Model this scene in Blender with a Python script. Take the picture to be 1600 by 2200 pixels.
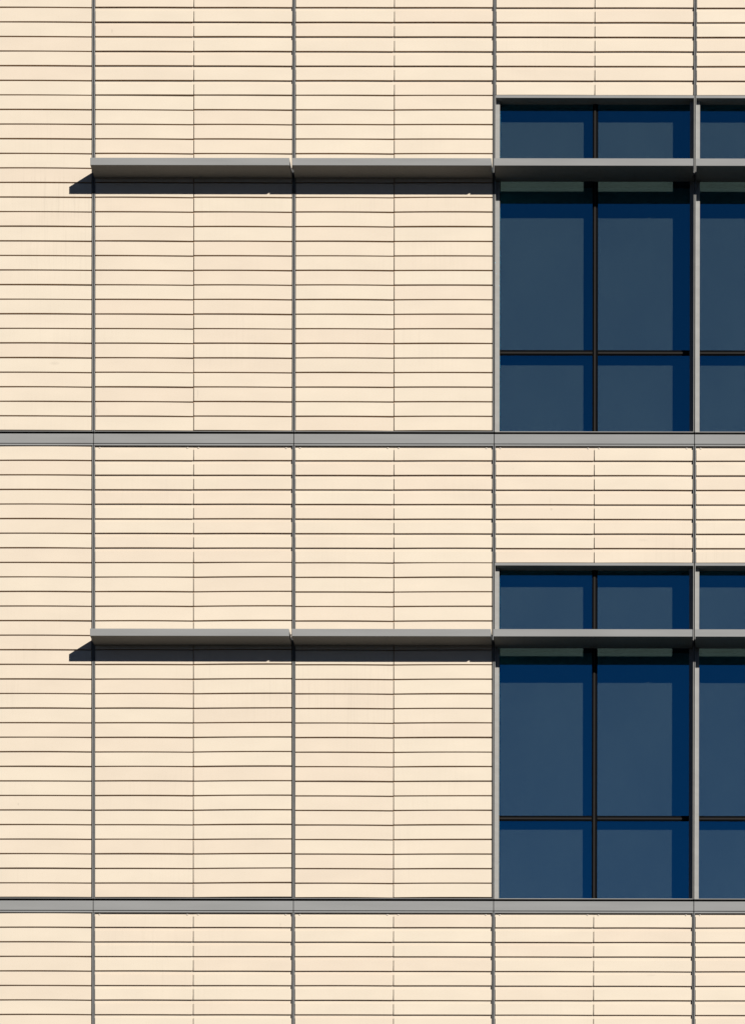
import bpy, math, random
from mathutils import Matrix, Vector

# ------------------------------------------------------------------ scene, camera, sky, sun
for o in list(bpy.data.objects):
    bpy.data.objects.remove(o)
scene = bpy.context.scene
COL = scene.collection
rng = random.Random(7)

U = 0.004                      # one drawing unit on the facade = 4 mm
X0, YH, EYE = 1061.0, 4300.0, 1.7


def WX(x): return (x - X0) * U
def WZ(y): return EYE + (YH - y) * U


# camera: 1.7 m above the street, 41.7 m from the wall, long shift lens (verticals kept upright)
pitch, yaw, roll = -9.12561982e-03, -6.44419483e-04, -1.59452372e-03
cp, sp, cy, sy, cr, sr = (math.cos(pitch), math.sin(pitch), math.cos(yaw), math.sin(yaw), math.cos(roll), math.sin(roll))
Rp = Matrix(((1, 0, 0), (0, cp, -sp), (0, sp, cp)))
Ry = Matrix(((cy, 0, -sy), (0, 1, 0), (sy, 0, cy)))
Rr = Matrix(((cr, -sr, 0), (sr, cr, 0), (0, 0, 1)))
R = Rr @ Ry @ Rp               # rows: right, up, forward in (X, Z, Y)
ax = [Vector((r[0], r[2], r[1])) for r in R]
M = Matrix.Identity(4)
for i in range(3):
    M[i][0], M[i][1], M[i][2] = ax[0][i], ax[1][i], -ax[2][i]
M.translation = Vector((WX(1491.0), -41.67, EYE))
cam = bpy.data.cameras.new('camera')
camo = bpy.data.objects.new('camera', cam)
COL.objects.link(camo)
camo.matrix_world = M
cam.sensor_fit = 'AUTO'
cam.sensor_width = 36.0
cam.lens = 36.0 * 10384.0148 / 2200.0
cam.shift_x = -678.601984 / 2200.0
cam.shift_y = 3294.98696 / 2200.0
cam.clip_start, cam.clip_end = 0.5, 6000.0
scene.camera = camo

SUN = Vector((55.0, -75.0, 34.3)).normalized()
el = math.asin(SUN.z)
az = math.atan2(SUN.x, SUN.y)
world = bpy.data.worlds.new('World')
scene.world = world
world.use_nodes = True
nt = world.node_tree
sky = nt.nodes.new('ShaderNodeTexSky')
sky.sky_type = 'NISHITA'
sky.sun_disc = False
sky.sun_elevation = el
sky.sun_rotation = az
sky.air_density, sky.dust_density, sky.ozone_density = 0.19, 0.0, 1.0
bg = nt.nodes['Background']
bg.inputs['Strength'].default_value = 0.05
nt.links.new(sky.outputs[0], bg.inputs[0])

sl = bpy.data.lights.new('sun', 'SUN')
sl.energy = 5.0
sl.angle = math.radians(0.53)
sl.color = (1.0, 0.955, 0.885)
so = bpy.data.objects.new('sun', sl)
COL.objects.link(so)
so.rotation_euler = SUN.to_track_quat('Z', 'Y').to_euler()
so.location = SUN * 60

scene.view_settings.view_transform = 'Standard'
scene.view_settings.look = 'None'
scene.view_settings.gamma = 1.0
scene.view_settings.use_curve_mapping = False
scene.view_settings.exposure = 1.02
scene.cycles.max_bounces = 8
scene.cycles.transparent_max_bounces = 12
scene.cycles.caustics_reflective = False
scene.cycles.caustics_refractive = False


# ------------------------------------------------------------------ materials
def new_mat(name):
    m = bpy.data.materials.new(name)
    m.use_nodes = True
    m.node_tree.nodes.clear()
    n = m.node_tree.nodes
    out = n.new('ShaderNodeOutputMaterial')
    return m, m.node_tree, n, out


def principled(nt, n, out, color, rough, spec=0.5, metal=0.0):
    b = n.new('ShaderNodeBsdfPrincipled')
    b.inputs['Base Color'].default_value = (*color, 1)
    b.inputs['Roughness'].default_value = rough
    b.inputs['Specular IOR Level'].default_value = spec
    b.inputs['Metallic'].default_value = metal
    nt.links.new(b.outputs[0], out.inputs['Surface'])
    return b


def noise(nt, n, vec, scale, detail=2.0, rough=0.5):
    t = n.new('ShaderNodeTexNoise')
    t.inputs['Scale'].default_value = scale
    t.inputs['Detail'].default_value = detail
    t.inputs['Roughness'].default_value = rough
    nt.links.new(vec, t.inputs['Vector'])
    return t


def ramp(nt, n, fac, lo, hi, a, b):
    r = n.new('ShaderNodeMapRange')
    r.inputs['From Min'].default_value, r.inputs['From Max'].default_value = lo, hi
    r.inputs['To Min'].default_value, r.inputs['To Max'].default_value = a, b
    nt.links.new(fac, r.inputs['Value'])
    return r.outputs[0]


def mapped(nt, n, vec, scale):
    m = n.new('ShaderNodeMapping')
    m.inputs['Scale'].default_value = scale
    nt.links.new(vec, m.inputs['Vector'])
    return m.outputs[0]


def mathn(nt, n, op, a, b):
    m = n.new('ShaderNodeMath')
    m.operation = op
    for i, v in enumerate((a, b)):
        if isinstance(v, (int, float)):
            m.inputs[i].default_value = v
        else:
            nt.links.new(v, m.inputs[i])
    return m.outputs[0]


def tile_material():
    m, nt, n, out = new_mat('terracotta_tile')
    b = principled(nt, n, out, (0.37, 0.318, 0.254), 0.62, 0.35)
    geo = n.new('ShaderNodeNewGeometry')
    info = n.new('ShaderNodeObjectInfo')
    pos = geo.outputs['Position']
    mix = n.new('ShaderNodeMix')
    mix.data_type = 'RGBA'
    mix.inputs[6].default_value = (0.372, 0.316, 0.252, 1)
    mix.inputs[7].default_value = (0.366, 0.320, 0.256, 1)
    nt.links.new(info.outputs['Random'], mix.inputs[0])
    # cloudy firing colour, fine grain, faint rain streaks
    cloud = noise(nt, n, mapped(nt, n, pos, (2.2, 1, 6.0)), 1.0, 3.0)
    grain = noise(nt, n, pos, 260.0, 2.0)
    streak = noise(nt, n, mapped(nt, n, pos, (60.0, 1, 1.6)), 1.0, 3.0, 0.6)
    patch = noise(nt, n, mapped(nt, n, pos, (0.9, 1, 0.9)), 1.0, 2.0)
    v = mathn(nt, n, 'MULTIPLY', ramp(nt, n, cloud.outputs['Fac'], 0.3, 0.7, 0.965, 1.025), ramp(nt, n, grain.outputs['Fac'], 0.25, 0.75, 0.975, 1.025))
    # rain runs mostly in the first metre under the sunshades
    sepz = n.new('ShaderNodeSeparateXYZ')
    nt.links.new(pos, sepz.inputs[0])
    run = None
    for yy in (1386.9, 1386.9 - 1001.371):
        down = ramp(nt, n, sepz.outputs[2], WZ(yy + 230), WZ(yy + 60), 0.0, 1.0)
        cut = ramp(nt, n, sepz.outputs[2], WZ(yy), WZ(yy) + 0.02, 1.0, 0.0)
        one = mathn(nt, n, 'MULTIPLY', down, cut)
        run = one if run is None else mathn(nt, n, 'MAXIMUM', run, one)
    run = ramp(nt, n, run, 0.0, 1.0, 0.3, 1.0)
    st = mathn(nt, n, 'MULTIPLY', ramp(nt, n, streak.outputs['Fac'], 0.50, 0.78, 0.0, 0.17), ramp(nt, n, patch.outputs['Fac'], 0.47, 0.66, 0.0, 1.0))
    st = mathn(nt, n, 'MULTIPLY', st, run)
    v = mathn(nt, n, 'MULTIPLY', v, mathn(nt, n, 'SUBTRACT', 1.0, st))
    # a few small specks of dirt
    sp = noise(nt, n, mapped(nt, n, pos, (9.0, 1, 6.0)), 1.7, 1.0)
    dirt = ramp(nt, n, sp.outputs['Fac'], 0.80, 0.86, 0.0, 0.22)
    v = mathn(nt, n, 'MULTIPLY', v, mathn(nt, n, 'SUBTRACT', 1.0, dirt))
    # individual marks on the wall: (x, y, half width, half height, strength)
    sep = n.new('ShaderNodeSeparateXYZ')
    nt.links.new(pos, sep.inputs[0])
    for (mx_, my_, hw, hh, k) in ((240.5, 70, 1.6, 4.5, .16), (118, 782, 10, 3.5, .09), (303, 1088, 1.3, 1.3, .3), (1184, 1093, 2.2, 3.2, .16), (1181, 1075, 1.2, 7, .08),
                                  (425, 846, 1.2, 9, .12), (208, 884, 1.4, 7, .2), (603, 1985, 1.2, 4, .15), (742, 21, 3, 1.5, .1), (1400, 2092, 10, 2.5, .07), (1380, 1159, 9, 2.5, .06)):
        dx = mathn(nt, n, 'DIVIDE', mathn(nt, n, 'SUBTRACT', sep.outputs[0], WX(mx_)), hw * U)
        dz = mathn(nt, n, 'DIVIDE', mathn(nt, n, 'SUBTRACT', sep.outputs[2], WZ(my_)), hh * U)
        r2 = mathn(nt, n, 'ADD', mathn(nt, n, 'MULTIPLY', dx, dx), mathn(nt, n, 'MULTIPLY', dz, dz))
        v = mathn(nt, n, 'MULTIPLY', v, ramp(nt, n, r2, 0.1, 1.6, 1.0 - k, 1.0))
    per = ramp(nt, n, info.outputs['Random'], 0.0, 1.0, 0.972, 1.012)
    v = mathn(nt, n, 'MULTIPLY', v, per)
    sc = n.new('ShaderNodeVectorMath')
    sc.operation = 'SCALE'
    nt.links.new(mix.outputs[2], sc.inputs[0])
    nt.links.new(v, sc.inputs['Scale'])
    nt.links.new(sc.outputs[0], b.inputs['Base Color'])
    bump = n.new('ShaderNodeBump')
    bump.inputs['Strength'].default_value = 0.06
    bump.inputs['Distance'].default_value = 0.002
    nt.links.new(grain.outputs['Fac'], bump.inputs['Height'])
    nt.links.new(bump.outputs[0], b.inputs['Normal'])
    return m


def metal_paint(name, color, rough, spec=0.5, var=0.05):
    m, nt, n, out = new_mat(name)
    b = principled(nt, n, out, color, rough, spec)
    geo = n.new('ShaderNodeNewGeometry')
    a = noise(nt, n, mapped(nt, n, geo.outputs['Position'], (1.5, 1, 18.0)), 1.0, 3.0)
    g = noise(nt, n, geo.outputs['Position'], 420.0, 1.0)
    v = mathn(nt, n, 'MULTIPLY', ramp(nt, n, a.outputs['Fac'], 0.3, 0.7, 1 - var, 1 + var), ramp(nt, n, g.outputs['Fac'], 0.3, 0.7, 1 - var * .6, 1 + var * .6))
    sc = n.new('ShaderNodeVectorMath')
    sc.operation = 'SCALE'
    sc.inputs[0].default_value = color
    nt.links.new(v, sc.inputs['Scale'])
    nt.links.new(sc.outputs[0], b.inputs['Base Color'])
    nt.links.new(ramp(nt, n, a.outputs['Fac'], 0.3, 0.7, rough - 0.06, rough + 0.06), b.inputs['Roughness'])
    return m


def glass_material():
    # tinted body of the pane, and its outer face with a blue mirror coating
    tint = (0.450, 0.498, 0.495, 1)
    m, nt, n, out = new_mat('tinted_glass')
    tr = n.new('ShaderNodeBsdfTransparent')
    tr.inputs['Color'].default_value = tint
    nt.links.new(tr.outputs[0], out.inputs['Surface'])
    body = m
    m, nt, n, out = new_mat('solar_coating')
    tr = n.new('ShaderNodeBsdfTransparent')
    tr.inputs['Color'].default_value = tint
    gl = n.new('ShaderNodeBsdfGlossy')
    gl.inputs['Color'].default_value = (0.04, 0.60, 1.0, 1)
    gl.inputs['Roughness'].default_value = 0.0
    geo = n.new('ShaderNodeNewGeometry')
    wav = noise(nt, n, geo.outputs['Position'], 0.9, 1.0)
    bump = n.new('ShaderNodeBump')
    bump.inputs['Strength'].default_value = 0.02
    bump.inputs['Distance'].default_value = 0.01
    nt.links.new(wav.outputs['Fac'], bump.inputs['Height'])
    nt.links.new(bump.outputs[0], gl.inputs['Normal'])
    mx = n.new('ShaderNodeMixShader')
    mx.inputs[0].default_value = 0.315
    nt.links.new(tr.outputs[0], mx.inputs[1])
    nt.links.new(gl.outputs[0], mx.inputs[2])
    nt.links.new(mx.outputs[0], out.inputs['Surface'])
    return body, m


def blind_material():
    m, nt, n, out = new_mat('blind_fabric')
    b = principled(nt, n, out, (0.5, 0.53, 0.5), 0.9, 0.1)
    geo = n.new('ShaderNodeNewGeometry')
    a = noise(nt, n, mapped(nt, n, geo.outputs['Position'], (2.0, 1, 1.2)), 1.0, 2.0)
    v = ramp(nt, n, a.outputs['Fac'], 0.3, 0.7, 0.93, 1.06)
    sc = n.new('ShaderNodeVectorMath')
    sc.operation = 'SCALE'
    sc.inputs[0].default_value = (0.575, 0.605, 0.585)
    nt.links.new(v, sc.inputs['Scale'])
    nt.links.new(sc.outputs[0], b.inputs['Base Color'])
    return m


def ground_material():
    m, nt, n, out = new_mat('asphalt')
    b = principled(nt, n, out, (0.06, 0.06, 0.06), 0.9, 0.2)
    geo = n.new('ShaderNodeNewGeometry')
    a = noise(nt, n, geo.outputs['Position'], 0.6, 4.0)
    v = ramp(nt, n, a.outputs['Fac'], 0.3, 0.7, 0.022, 0.040)
    c = n.new('ShaderNodeCombineColor')
    for i in range(3):
        nt.links.new(v, c.inputs[i])
    nt.links.new(c.outputs[0], b.inputs['Base Color'])
    return m


TILE = tile_material()
BOUNCE_BROWN = metal_paint('bounce_brown', (0.36, 0.225, 0.12), 0.9, 0.05)  # brown of light bounced between tiles, put into the joint colour
METAL = metal_paint('grey_aluminium', (0.147, 0.149, 0.149), 0.48, 0.06)
FRAME = metal_paint('frame_aluminium', (0.172, 0.170, 0.164), 0.45, 0.12)
STEEL = metal_paint('steel_clip', (0.33, 0.30, 0.26), 0.4, 0.4)
BRONZE = metal_paint('dark_bronze', (0.0115, 0.0107, 0.0102), 0.6, 0.04)
BLACK = metal_paint('gasket_shadow_black', (0.0016, 0.0017, 0.002), 0.8, 0.02)  # mullion gaskets, and painted shade in the band gaps and jamb reveals
BACK = metal_paint('dark_backing', (0.030, 0.028, 0.026), 0.8, 0.2)
GLASS, COATING = glass_material()
BLIND = blind_material()
GROUND = ground_material()
CONCRETE = metal_paint('concrete', (0.22, 0.21, 0.2), 0.85, 0.2)


# ------------------------------------------------------------------ helpers
def link(name, mesh, parent=None, loc=None):
    o = bpy.data.objects.new(name, mesh)
    COL.objects.link(o)
    if parent is not None:
        o.parent = parent
    if loc is not None:
        o.location = loc
    return o


def thing(name, loc, label, cat, group=None):
    o = bpy.data.objects.new(name, None)
    o.empty_display_size = 0.1
    COL.objects.link(o)
    o.location = loc
    o['label'], o['category'], o['kind'] = label, cat, 'thing'
    if group:
        o['group'] = group
    return o


BEV = 0.35


def box_geo(boxes, origin, bev=BEV):
    """boxes: (x0, x1, ytop, ybottom, depth_front, depth_back) in facade units; front edges get a small chamfer"""
    vs, fs = [], []
    for (x0, x1, ya, yb, d0, d1) in boxes:
        c = min(bev, abs(x1 - x0) * .24, abs(yb - ya) * .24, abs(d1 - d0) * .4)
        b = len(vs)
        for (dx, dy, dd) in ((0, 0, d1), (0, 0, d0 + c), (c, c, d0)):
            for (x, y) in ((x0 + dx, yb - dy), (x1 - dx, yb - dy), (x1 - dx, ya + dy), (x0 + dx, ya + dy)):
                vs.append((WX(x) - origin[0], dd * U - origin[1], WZ(y) - origin[2]))
        fs.append((b + 0, b + 3, b + 2, b + 1))
        for r in (0, 4):
            for i in range(4):
                j = (i + 1) % 4
                fs.append((b + r + i, b + r + j, b + r + 4 + j, b + r + 4 + i))
        fs.append((b + 8, b + 9, b + 10, b + 11))
    return vs, fs


def part(name, mat, parent, boxes, sub=None, bev=BEV):
    org = parent.location if sub is None else sub.parent.location
    vs, fs = box_geo(boxes, org, bev)
    me = bpy.data.meshes.new(name)
    me.from_pydata(vs, [], fs)
    me.materials.append(mat)
    me.update()
    return link(name, me, parent if sub is None else sub)


# ------------------------------------------------------------------ tiles
PIT = 31.2436
STOREY = 1001.371
JOINT0 = 990.1
BOW = [0.35, 0.6, 0.8, 1.0, 0.5]
_tiles = {}


def tile_mesh(length, lip, variant):
    """shiplap terracotta plank: flat face, rebated lip that runs up behind the next plank"""
    key = (round(length, 2), lip, variant)
    if key in _tiles:
        return _tiles[key]
    top = PIT - (8.2 if lip else 2.8)
    dl = 4.6 if lip else 6.2
    prof = [(0.35, 0.0), (0.0, 0.35), (0.0, top - 0.35), (0.3, top), (dl, top + 0.25), (dl, PIT + 2.0), (dl + 2, PIT + 2.0), (dl + 2, 2.6), (dl - .4, 2.6), (dl - .4, 0.0)]
    wide = [0, 0, 0, 0, 1, 1, 1, 0, 0, 0]
    n = 8
    ext = 0.95 if lip else 0.45
    bow = BOW[variant] * (0.35 if lip else 0.6)
    vs, fs = [], []
    for s in range(n + 1):
        t = s / n
        up = bow * (1 - (2 * t - 1) ** 2)
        for (d, z), w in zip(prof, wide):
            x = -ext * w + t * (length + 2 * ext * w)
            vs.append((x * U, d * U, (z + up) * U))
    k = len(prof)
    for s in range(n):
        for i in range(k):
            j = (i + 1) % k
            fs.append((s * k + i, s * k + j, (s + 1) * k + j, (s + 1) * k + i))
    fs.append(tuple(range(k - 1, -1, -1)))
    fs.append(tuple(n * k + i for i in range(k)))
    me = bpy.data.meshes.new('tile')
    me.from_pydata(vs, [], fs)
    me.materials.append(TILE)
    me.materials.append(BOUNCE_BROWN)
    for q in range(n):
        me.polygons[q * k + k - 1].material_index = 1  # underside carries the warm bounce light as its own colour
    me.update()
    _tiles[key] = me
    return me


def lay_tiles(panel, xa, xb, off, rows, lips, tilt):
    """one column of tiles between xa and xb"""
    L = xb - xa
    for r in rows:
        yb = JOINT0 + PIT * r - 1.4 + off
        jit = rng.uniform(-0.22, 0.22)
        me = tile_mesh(L, r < lips, rng.randrange(5))
        k = tilt * (0.25 if r < lips else 1.0) + rng.uniform(-0.25, 0.25)
        dep = rng.uniform(-0.10, 0.18)
        o = link('tile', me, panel, Vector((WX(xa), dep * U, WZ(yb + jit))) - panel.location)
        o.rotation_euler = (rng.uniform(-0.004, 0.004), -math.atan2(-k, L), rng.uniform(-0.0006, 0.0006))


# ------------------------------------------------------------------ the setting
def sheet(name, verts, mat):
    me = bpy.data.meshes.new(name)
    me.from_pydata(verts, [], [(0, 1, 2, 3)])
    me.materials.append(mat)
    o = link(name, me)
    o['kind'] = 'structure'
    return o


sheet('ground', [(-2500, -2500, 0), (2500, -2500, 0), (2500, 2500, 0), (-2500, 2500, 0)], GROUND)
vs = [(x, y, z) for y in (0.30, 14.0) for (x, z) in ((-9, 0.01), (9, 0.01), (9, 24), (-9, 24))]
me = bpy.data.meshes.new('building_core')
me.from_pydata(vs, [], [(0, 1, 2, 3), (5, 4, 7, 6), (4, 0, 3, 7), (1, 5, 6, 2), (3, 2, 6, 7), (4, 5, 1, 0)])
me.materials.append(CONCRETE)
core = link('building_core', me)
core['kind'] = 'structure'


# ------------------------------------------------------------------ facade units
def MX(i): return 201.0 + 430.0 * i


WHERE = {-1: 'top', 0: 'middle', 1: 'bottom'}
TILT = {(0, -1): (0, .7), (0, 0): (0, .4), (0, 1): (0, .2), (1, -1): (1.0, .8), (1, 0): (.1, -1.5), (1, 1): (.5, .4), (2, -1): (.6, -.3), (2, 0): (.5, -.9), (2, 1): (.2, .2),
        (3, -1): (.3, .3), (3, 0): (.3, .3), (3, 1): (.3, .2), (4, -1): (.2, .2), (4, 0): (.2, .2), (4, 1): (.2, .2)}


def panel(bay, s, label):
    off = STOREY * s
    a, b = MX(bay - 1), MX(bay)
    window_bay = bay >= 3
    nrows = 8 if window_bay else (31 if s < 1 else 10)
    lips = 0 if bay == 0 else 8
    ybot = JOINT0 + PIT * (nrows - 1) + off
    p = thing('cladding_panel', (WX((a + b) / 2), 0.0, WZ(ybot)), label, 'wall panel', 'cream tile panels of the facade')
    top = 954.8 + off
    # sheet behind the joints
    part('back_panel', BACK, p, [(a + 0.05, b - 0.05, 926.0 + off, ybot + (4.0 if not window_bay else 0.6), 13.0, 16.0)])
    # grey strip over the panel, then the top rail it hangs from
    part('fascia', METAL, p, [(a + 0.75, b - 0.75, 932.85 + off, 953.2 + off, -1.2, 7.0)])
    part('top_rail', METAL, p, [(a + 0.9, b - 0.9, top, 958.1 + off, -1.7, 3.4)])
    part('shadow_strip', BLACK, p, [(a + 0.1, b - 0.1, 927.4 + off, 954.0 + off, 8.0, 12.9), (a + 0.2, b - 0.2, 952.9 + off, 955.2 + off, 3.5, 7.9)])  # black strips added behind the gaps; their shade is put into the colour
    end = ybot + (2.4 if not window_bay else 0.0)
    part('side_fin', METAL, p, [(a + 0.9, a + 2.5, 958.15 + off, end, -0.9, 12.5)])
    part('side_fin', METAL, p, [(b - 2.4, b - 1.05, 958.15 + off, end, -0.9, 12.5)])
    if not window_bay and s < 1:
        part('bottom_rail', METAL, p, [(a + 2.65, b - 2.5, ybot + 0.5, ybot + 1.85, 0.2, 2.4)])
    mid = (a + b) / 2
    tl, tr = TILT[(bay, s)]
    for (xa, xb, k) in ((a + 4.2, mid - 1.05, tl), (mid + 1.05, b - 4.45, tr)):
        lay_tiles(p, xa, xb, off, range(nrows), lips, k)
        if xa < mid:
            bars = []
            ya = 959.0 + off
            if lips:
                bars.append((mid - 0.6, mid + 0.6, ya, JOINT0 + PIT * 7 + off - 3, 6.9, 12.9))
                ya = JOINT0 + PIT * 7 + off - 2.9
            if nrows > 8:
                bars.append((mid - 0.6, mid + 0.6, ya, ybot - 1.0, 4.0, 12.9))
            part('joint_strip', BOUNCE_BROWN, p, bars)
        if bay > 0:
            for xc in (xa + 9.2, xb - 12.2):
                part('clip', STEEL, p, [(xc - 1.6, xc + 1.6, 959.4 + off, 962.7 + off, 3.3, 4.5)])
    return p


def window(bay, s, label):
    off = STOREY * s
    a, b = MX(bay - 1), MX(bay)
    w = thing('window', (WX((a + b) / 2), 0.0, WZ(1929.7 + off)), label, 'window', 'windows between the tile bands')
    ja, jb = a + 10.7, b - 10.75
    ht, hb, sill = 1208.45 + off, 1214.2 + off, 1927.9 + off
    part('head', METAL, w, [(a + 2.65, b - 2.5, ht, hb, -1.4, 66.0)])
    part('sill', FRAME, w, [(a + 2.65, b - 2.5, sill, sill + 1.6, -0.2, 66.0)])
    part('side_fin', FRAME, w, [(a + 0.9, a + 2.5, 1207.45 + off, sill + 1.75, -0.9, 15.9)])
    part('side_fin', FRAME, w, [(b - 2.4, b - 1.05, 1207.45 + off, sill + 1.75, -0.9, 15.9)])
    for (xa, xb) in ((a + 1.3, ja), (jb, b - 1.3)):
        j = part('jamb', FRAME, w, [(xa, xb, hb + .05, sill - .05, 16.0, 21.0)])
        part('shadow_strip', BLACK, None, [(xa, xb, hb + .05, sill - .05, 21.05, 66.0)], sub=j)  # reveal's shade put into the colour, so no lit jamb reflects
    part('back_panel', BLACK, w, [(a + 0.05, b - 0.05, 1208.2 + off, 1933.0 + off, 66.2, 69.0), (a - 0.9, a + 0.7, 1208.2 + off, 1933.0 + off, 14.0, 66.0)])
    sh, sb = 1371.4 + off, 1386.8 + off
    ml, mr = a + 209.9, a + 221.6
    mu = part('mullion', BLACK, w, [(ml, mr, hb + .1, sill - .1, 33.4, 50.0)])
    part('cap', BRONZE, None, [(a + 212.9, a + 217.0, hb + .1, sill - .1, 31.0, 33.3)], sub=mu)
    part('transom', BLACK, w, [(ja + .05, jb - .05, sh + .2, sb - .4, 15.95, 18.0)])
    t0, t1 = 1742.0 + off, 1753.6 + off
    lt = part('transom', BLACK, w, [(ja + .05, ml - .05, t0, t1, 33.8, 50.0), (mr + .05, jb - .05, t0, t1, 33.8, 50.0)])
    part('cap', BRONZE, None, [(ja + .1, ml - .1, t0 + 4.6, t1 - 3.0, 31.4, 33.7), (mr + .1, jb - .1, t0 + 4.6, t1 - 3.0, 31.4, 33.7)], sub=lt)
    for (xa, xb) in ((ja + .1, ml - .1), (mr + .1, jb - .1)):
        for (ya, yb) in ((hb + .1, (sh + sb) / 2 - .1), ((sh + sb) / 2 + .1, t0 - .1), (t1 + .1, sill - .1)):
            pane = part('pane', GLASS, w, [(xa, xb, ya, yb, 35.0, 36.5)], bev=0.0001)
            pane.data.materials.append(COATING)
            pane.data.polygons[9].material_index = 1
        part('blind', BLIND, w, [(xa - (0 if xa < mr else 5), xb + (5 if xb < mr else 0), hb + .1, sill - .1, 61.2, 61.8)])
    return w


def sunshade(bay, s, label):
    off = STOREY * s
    a, b = MX(bay - 1), MX(bay)
    x0, x1 = a + 2.4, b - 3.7
    yt, yb = 1371.4 + off, 1386.9 + off
    back = 13.9 if bay >= 3 else -1.4
    p = thing('sunshade', (WX((a + b) / 2), -0.15, WZ(yb)), label, 'sunshade', 'horizontal sunshades on the facade')
    xe0, xe1 = x0 + 0.8, x1 - 0.8
    part('fascia', METAL, p, [(x0, x1, yt, yb, -75.0, -73.2)])
    part('soffit', METAL, p, [(xe0 + .05, xe1 - .05, yb - 1.1, yb - .3, -73.1, -1.4)])
    part('top_plate', METAL, p, [(xe0 + .05, xe1 - .05, yt + .05, yt + 0.9, -73.1, -1.4)])
    part('end_plate', METAL, p, [(x0, xe0, yt + .05, yb - .05, -73.1, -1.4)])
    part('end_plate', METAL, p, [(xe1, x1, yt + .05, yb - .05, -73.1, -1.4)])
    part('back_channel', METAL, p, [(xe0 + .1, xe1 - .1, yt + 1.0, yb - 1.2, -4.0, -1.5)])
    for xc in (xe0 + 1.0, xe1 - 2.2):
        part('bracket', FRAME, p, [(xc, xc + 1.2, yt + 2.0, yb - 2.0, -1.35, -0.95)])
    if bay >= 3:
        part('soffit', METAL, p, [(a + 3.0, b - 3.0, yb - 1.1, yb - .3, -1.35, 15.9)])
        part('top_plate', METAL, p, [(a + 3.0, b - 3.0, yt + .05, yt + 0.9, -1.35, 15.9)])
    return p


panel(0, -1, 'plain cream tile panel cut off by the left edge, above the upper grey strip')
panel(0, 0, 'plain cream tile panel cut off by the left edge, between the two grey strips')
panel(0, 1, 'cream tile panel in the bottom left corner, below the lower grey strip')
panel(1, -1, 'tall cream tile panel crossed by the upper row sunshade with the exposed left end')
panel(1, 0, 'tall cream tile panel crossed by the lower row sunshade with the exposed left end')
panel(1, 1, 'cream tile panel below the lower grey strip, second column from the left edge')
panel(2, -1, 'tall cream tile panel directly left of the upper dark blue window')
panel(2, 0, 'tall cream tile panel directly left of the lower dark blue window')
panel(2, 1, 'cream tile panel below the lower grey strip, third column from the left edge')
panel(3, -1, 'short cream tile panel above the upper window with both panes in view')
panel(3, 0, 'short cream tile panel between the two windows that show both panes')
panel(3, 1, 'cream tile panel below the lower window that shows both panes')
panel(4, -1, 'short cream tile panel in the top right corner above the cut-off window')
panel(4, 0, 'short cream tile panel at the right edge between the two cut-off windows')
panel(4, 1, 'cream tile panel in the bottom right corner below the cut-off window')
window(3, -1, 'upper dark blue window showing both columns of panes, pale blind behind')
window(3, 0, 'lower dark blue window showing both columns of panes, pale blind behind')
window(4, -1, 'upper dark blue window cut off by the right edge of the picture')
window(4, 0, 'lower dark blue window cut off by the right edge of the picture')
sunshade(1, -1, 'upper grey metal sunshade with the exposed left end and slanted shadow')
sunshade(2, -1, 'upper grey metal sunshade on tiles directly left of the window')
sunshade(3, -1, 'upper grey metal sunshade across the window with both pane columns')
sunshade(4, -1, 'upper grey metal sunshade cut off by the right edge')
sunshade(1, 0, 'lower grey metal sunshade with the exposed left end and slanted shadow')
sunshade(2, 0, 'lower grey metal sunshade on tiles directly left of the window')
sunshade(3, 0, 'lower grey metal sunshade across the window with both pane columns')
sunshade(4, 0, 'lower grey metal sunshade cut off by the right edge')
